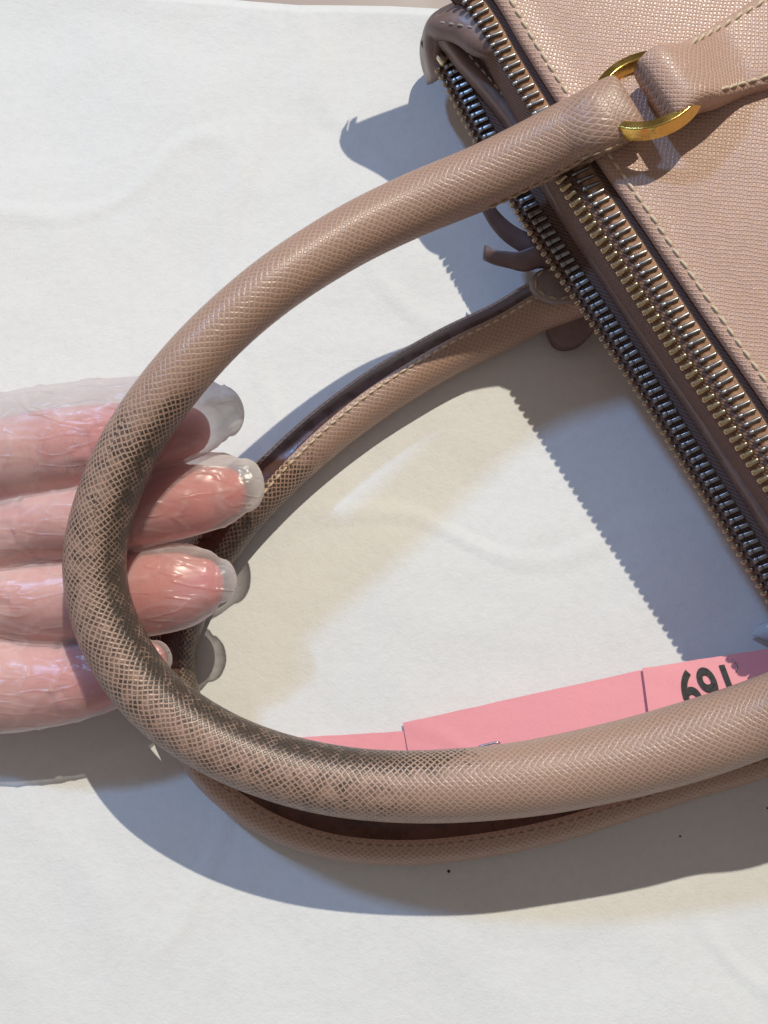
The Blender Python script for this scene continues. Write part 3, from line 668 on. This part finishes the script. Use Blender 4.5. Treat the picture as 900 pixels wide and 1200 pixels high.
def film_tube(rows, seed, fine=True):
    K, st = (60, .055) if fine else (30, .25)
    pts = [list(P(x, y, z))+[a, b] for x, y, z, a, b in rows]
    c, s = spline(pts, step=st); T = np.gradient(c[:, :3], axis=0); T /= np.linalg.norm(T, axis=1)[:, None]
    secs = [(c[i, :3], T[i], c[i, 3], c[i, 4], s[i]) for i in range(len(c))]; e = secs[-1]; ncap = 12
    for k in range(1, ncap+1):             # flat welded tip
        t = k/ncap*math.pi/2; secs.append((e[0]+e[1]*math.sin(t)*e[2]*.75, e[1], max(.006, e[2]*math.cos(t)), max(.012, e[3]*math.cos(t)), e[4]+t*e[2]*.6))
    v = []; f = []; op = []; L = secs[-1][4]
    for p, t, a, b, ss in secs:
        side = unit(np.cross(t, UPZ)); up = np.cross(side, t); end = min(1., (L-ss)/.5)
        for k in range(K):
            an = 2*math.pi*k/K; d = side*math.cos(an)*a+up*math.sin(an)*b; q = p+d
            if fine and q[0] > -11:
                gap = tree.find_nearest(Vector(q))[3]; loose = float(sstep(.04, .45, gap))
                w1 = noise.noise(Vector((ss*.45+seed, math.cos(an)*.9, math.sin(an)*.9+ss*.25)))
                w2 = noise.noise(Vector((ss*1.0+seed*3, math.cos(an)*1.5+ss*.5, math.sin(an)*1.5)))
                fold = max(0., 1-abs(w2)*7)**2
                q = q+unit(d)*end*(w1*(.05+.07*loose)+fold*(.028+.02*loose))
                op.append(.20+.42*loose+.12*fold)
            else: op.append(.12)
            v.append(q)
    n = len(secs)
    for i in range(n-1):
        for k in range(K): f.append((i*K+k, (i+1)*K+k, (i+1)*K+(k+1) % K, i*K+(k+1) % K))
    return v, f, op
V = []; F = []; OP = []
for j, (rows_, fine) in enumerate(((g_index, 1), (g_middle, 1), (g_ring, 1), (g_little, 1), (g_thumb, 0), (g_palm, 0))):
    v, f, op = film_tube(rows_, j*4.7+1.3, fine); o = len(V); V += v; F += [tuple(i+o for i in q) for q in f]; OP += op
film = make('glove', V, F, M_film, attrs={'opacity': np.clip(OP, .05, .7)})
film.parent = hand
film['label'] = 'loose clear plastic glove with empty wrinkled fingertips'

# ---------------------------------------------------------------- pink numbered paper strips on the table
def strip(name, quad, lbl):
    pts = [P(x, y, z) for x, y, z in quad]; n = 14
    L = [pts[0]+(pts[1]-pts[0])*t for t in np.linspace(0, 1, n)]; B = [pts[3]+(pts[2]-pts[3])*t for t in np.linspace(0, 1, n)]
    rows = []
    for t in np.linspace(0, 1, 5):
        rows.append([a+(b-a)*t+np.array([0, 0, .010*math.sin(i*.9+t*2)*(1-t)])+np.array([0, random.uniform(-.008, .008) if t == 0 else 0, 0]) for i, (a, b) in enumerate(zip(L, B))])
    v, f, uv = grid(rows); o = make(name, v, [q[::-1] for q in f], M_pink, uv=uv, solid=.03, smooth=False, loc=pts[0])
    tag(o, lbl, 'label', 'pink paper strips under the handle'); return o
# the strips lean on the lower handle, so they climb towards the right
strip('paper_label', [(318, 866, .05), (490, 856, .10), (505, 920, .10), (330, 925, .05)], 'plain pink paper strip, leftmost and lowest of the three, behind the dirty handle')
strip('paper_label', [(472, 847, .14), (766, 782, .98), (785, 900, 1.38), (485, 918, .2)], 'long blank pink paper strip, middle of the three under the handle')
LZ = 1.06
lab = strip('paper_label', [(753, 783, LZ), (960, 751, LZ+.1), (985, 860, 1.5), (768, 895, 1.45)], 'pink paper strip with black digits, rightmost of the three')
cu = bpy.data.curves.new('digits', 'FONT'); cu.body = '169'; cu.size = .98*S; cu.offset = .022*S; cu.extrude = .0004*S; cu.space_character = 1.0
to = bpy.data.objects.new('digits_tmp', cu); col.objects.link(to)
dg = bpy.context.evaluated_depsgraph_get(); tm = bpy.data.meshes.new_from_object(to.evaluated_get(dg)); bpy.data.objects.remove(to)
tm.materials.clear(); tm.materials.append(M_ink)
xs = [q.co.x for q in tm.vertices]; ys = [q.co.y for q in tm.vertices]
c00, c10, c11, c01 = P(753, 783, LZ), P(960, 751, LZ+.1), P(985, 860, 1.5), P(768, 895, 1.45)
ex = unit(c10-c00); en = unit(np.cross(c01-c00, c10-c00)); en = en if en[2] > 0 else -en; ey = np.cross(ex, en); ey = ey if ey@(c01-c00) > 0 else -ey
w_want, h_want = 1.16, 1.0
kx = w_want/(max(xs)-min(xs)); ky = h_want/(max(ys)-min(ys)); start = P(789, 787.5, LZ)
for q in tm.vertices:                      # printed upside down as seen from here
    x = (max(xs)-q.co.x)*kx; y = (q.co.y-min(ys))*ky
    p = start+ex*(x+y*.12)+ey*y; p = p+en*(.022-((p-c00)@en)); q.co = Vector(p*S)
do = bpy.data.objects.new('printed_number', tm); col.objects.link(do); do.parent = lab; do.matrix_parent_inverse = Matrix.Translation(Vector(-ORIG[lab.name]*S))
def wire(name, px, r, m, lbl, cat, closed=False):
    pts, s = spline(pz(px), step=.02); T = np.gradient(pts, axis=0); v = []; f = []; K = 6
    for i in range(len(pts)):
        t = unit(T[i]); a = unit(np.cross(t, [.1, .2, 1])); b = np.cross(t, a)
        for k in range(K): v.append(pts[i]+a*r*math.cos(2*math.pi*k/K)+b*r*math.sin(2*math.pi*k/K))
    for i in range(len(pts)-1):
        for k in range(K): f.append((i*K+k, i*K+(k+1) % K, (i+1)*K+(k+1) % K, (i+1)*K+k))
    return tag(make(name, v, f, m, loc=pts[0]), lbl, cat)
wire('staple', [(857, 774, 1.08), (859, 774, 1.18), (863, 779, 1.2), (863, 787, 1.2), (862, 788, 1.12)], .02, M_steel, 'small bent staple on the numbered pink strip', 'staple')
wire('staple', [(560, 878, .45), (562, 875, .58), (573, 872, .62), (584, 870, .64), (585, 873, .55)], .03, M_steel, 'small staple in the blank pink strip at the handle edge', 'staple')

# clear plastic tip poking in at the right, and grit on the paper
def plastic():
    m, nt, b = mat('clear_plastic'); b.inputs['Base Color'].default_value = rgb(.75, .78, .82); b.inputs['Roughness'].default_value = .2; b.inputs['Alpha'].default_value = .55; return m
tipc = [(879, 744, .14, .01), (886, 742, .2, .10), (896, 740, .3, .20), (915, 737, .4, .24), (960, 730, .5, .24), (1040, 716, .6, .22)]
pts, _ = spline([list(P(x, y, z))+[r] for x, y, z, r in tipc], n=24); v = []; f = []; K = 12
for i in range(len(pts)):
    t = unit(np.gradient(pts[:, :3], axis=0)[i]); a = unit(np.cross(t, UPZ)); b_ = np.cross(a, t)
    for k in range(K): v.append(pts[i, :3]+a*pts[i, 3]*math.cos(2*math.pi*k/K)+b_*pts[i, 3]*.5*math.sin(2*math.pi*k/K))
for i in range(len(pts)-1):
    for k in range(K): f.append((i*K+k, i*K+(k+1) % K, (i+1)*K+(k+1) % K, (i+1)*K+k))
tag(make('plastic_fastener', v, f, plastic(), loc=pts[0, :3]), 'pointed tip of a clear plastic fastener beside the numbered strip', 'fastener')
def speck(x, y, z, r, lbl):
    import bmesh
    bm = bmesh.new(); bmesh.ops.create_icosphere(bm, subdivisions=2, radius=r); c = P(x, y, z)
    for q in bm.verts: q.co = q.co*(1+.5*noise.noise(q.co*40+Vector((x, y, 0)))); q.co.z *= .6
    o = bpy.data.objects.new('grit', bm_mesh('grit', bm, M_speck)); col.objects.link(o); o.location = Vector((c[0]*S, c[1]*S, (z+r*.4)*S)); tag(o, lbl, 'grit')
speck(526, 1021, 0, .035, 'black grain of grit on the paper just below the lower handle')
speck(797, 980, 0, .022, 'tiny black grain in the shadow at the lower right')
speck(899, 947, 0, .022, 'dark grain at the right edge of the paper in shadow')
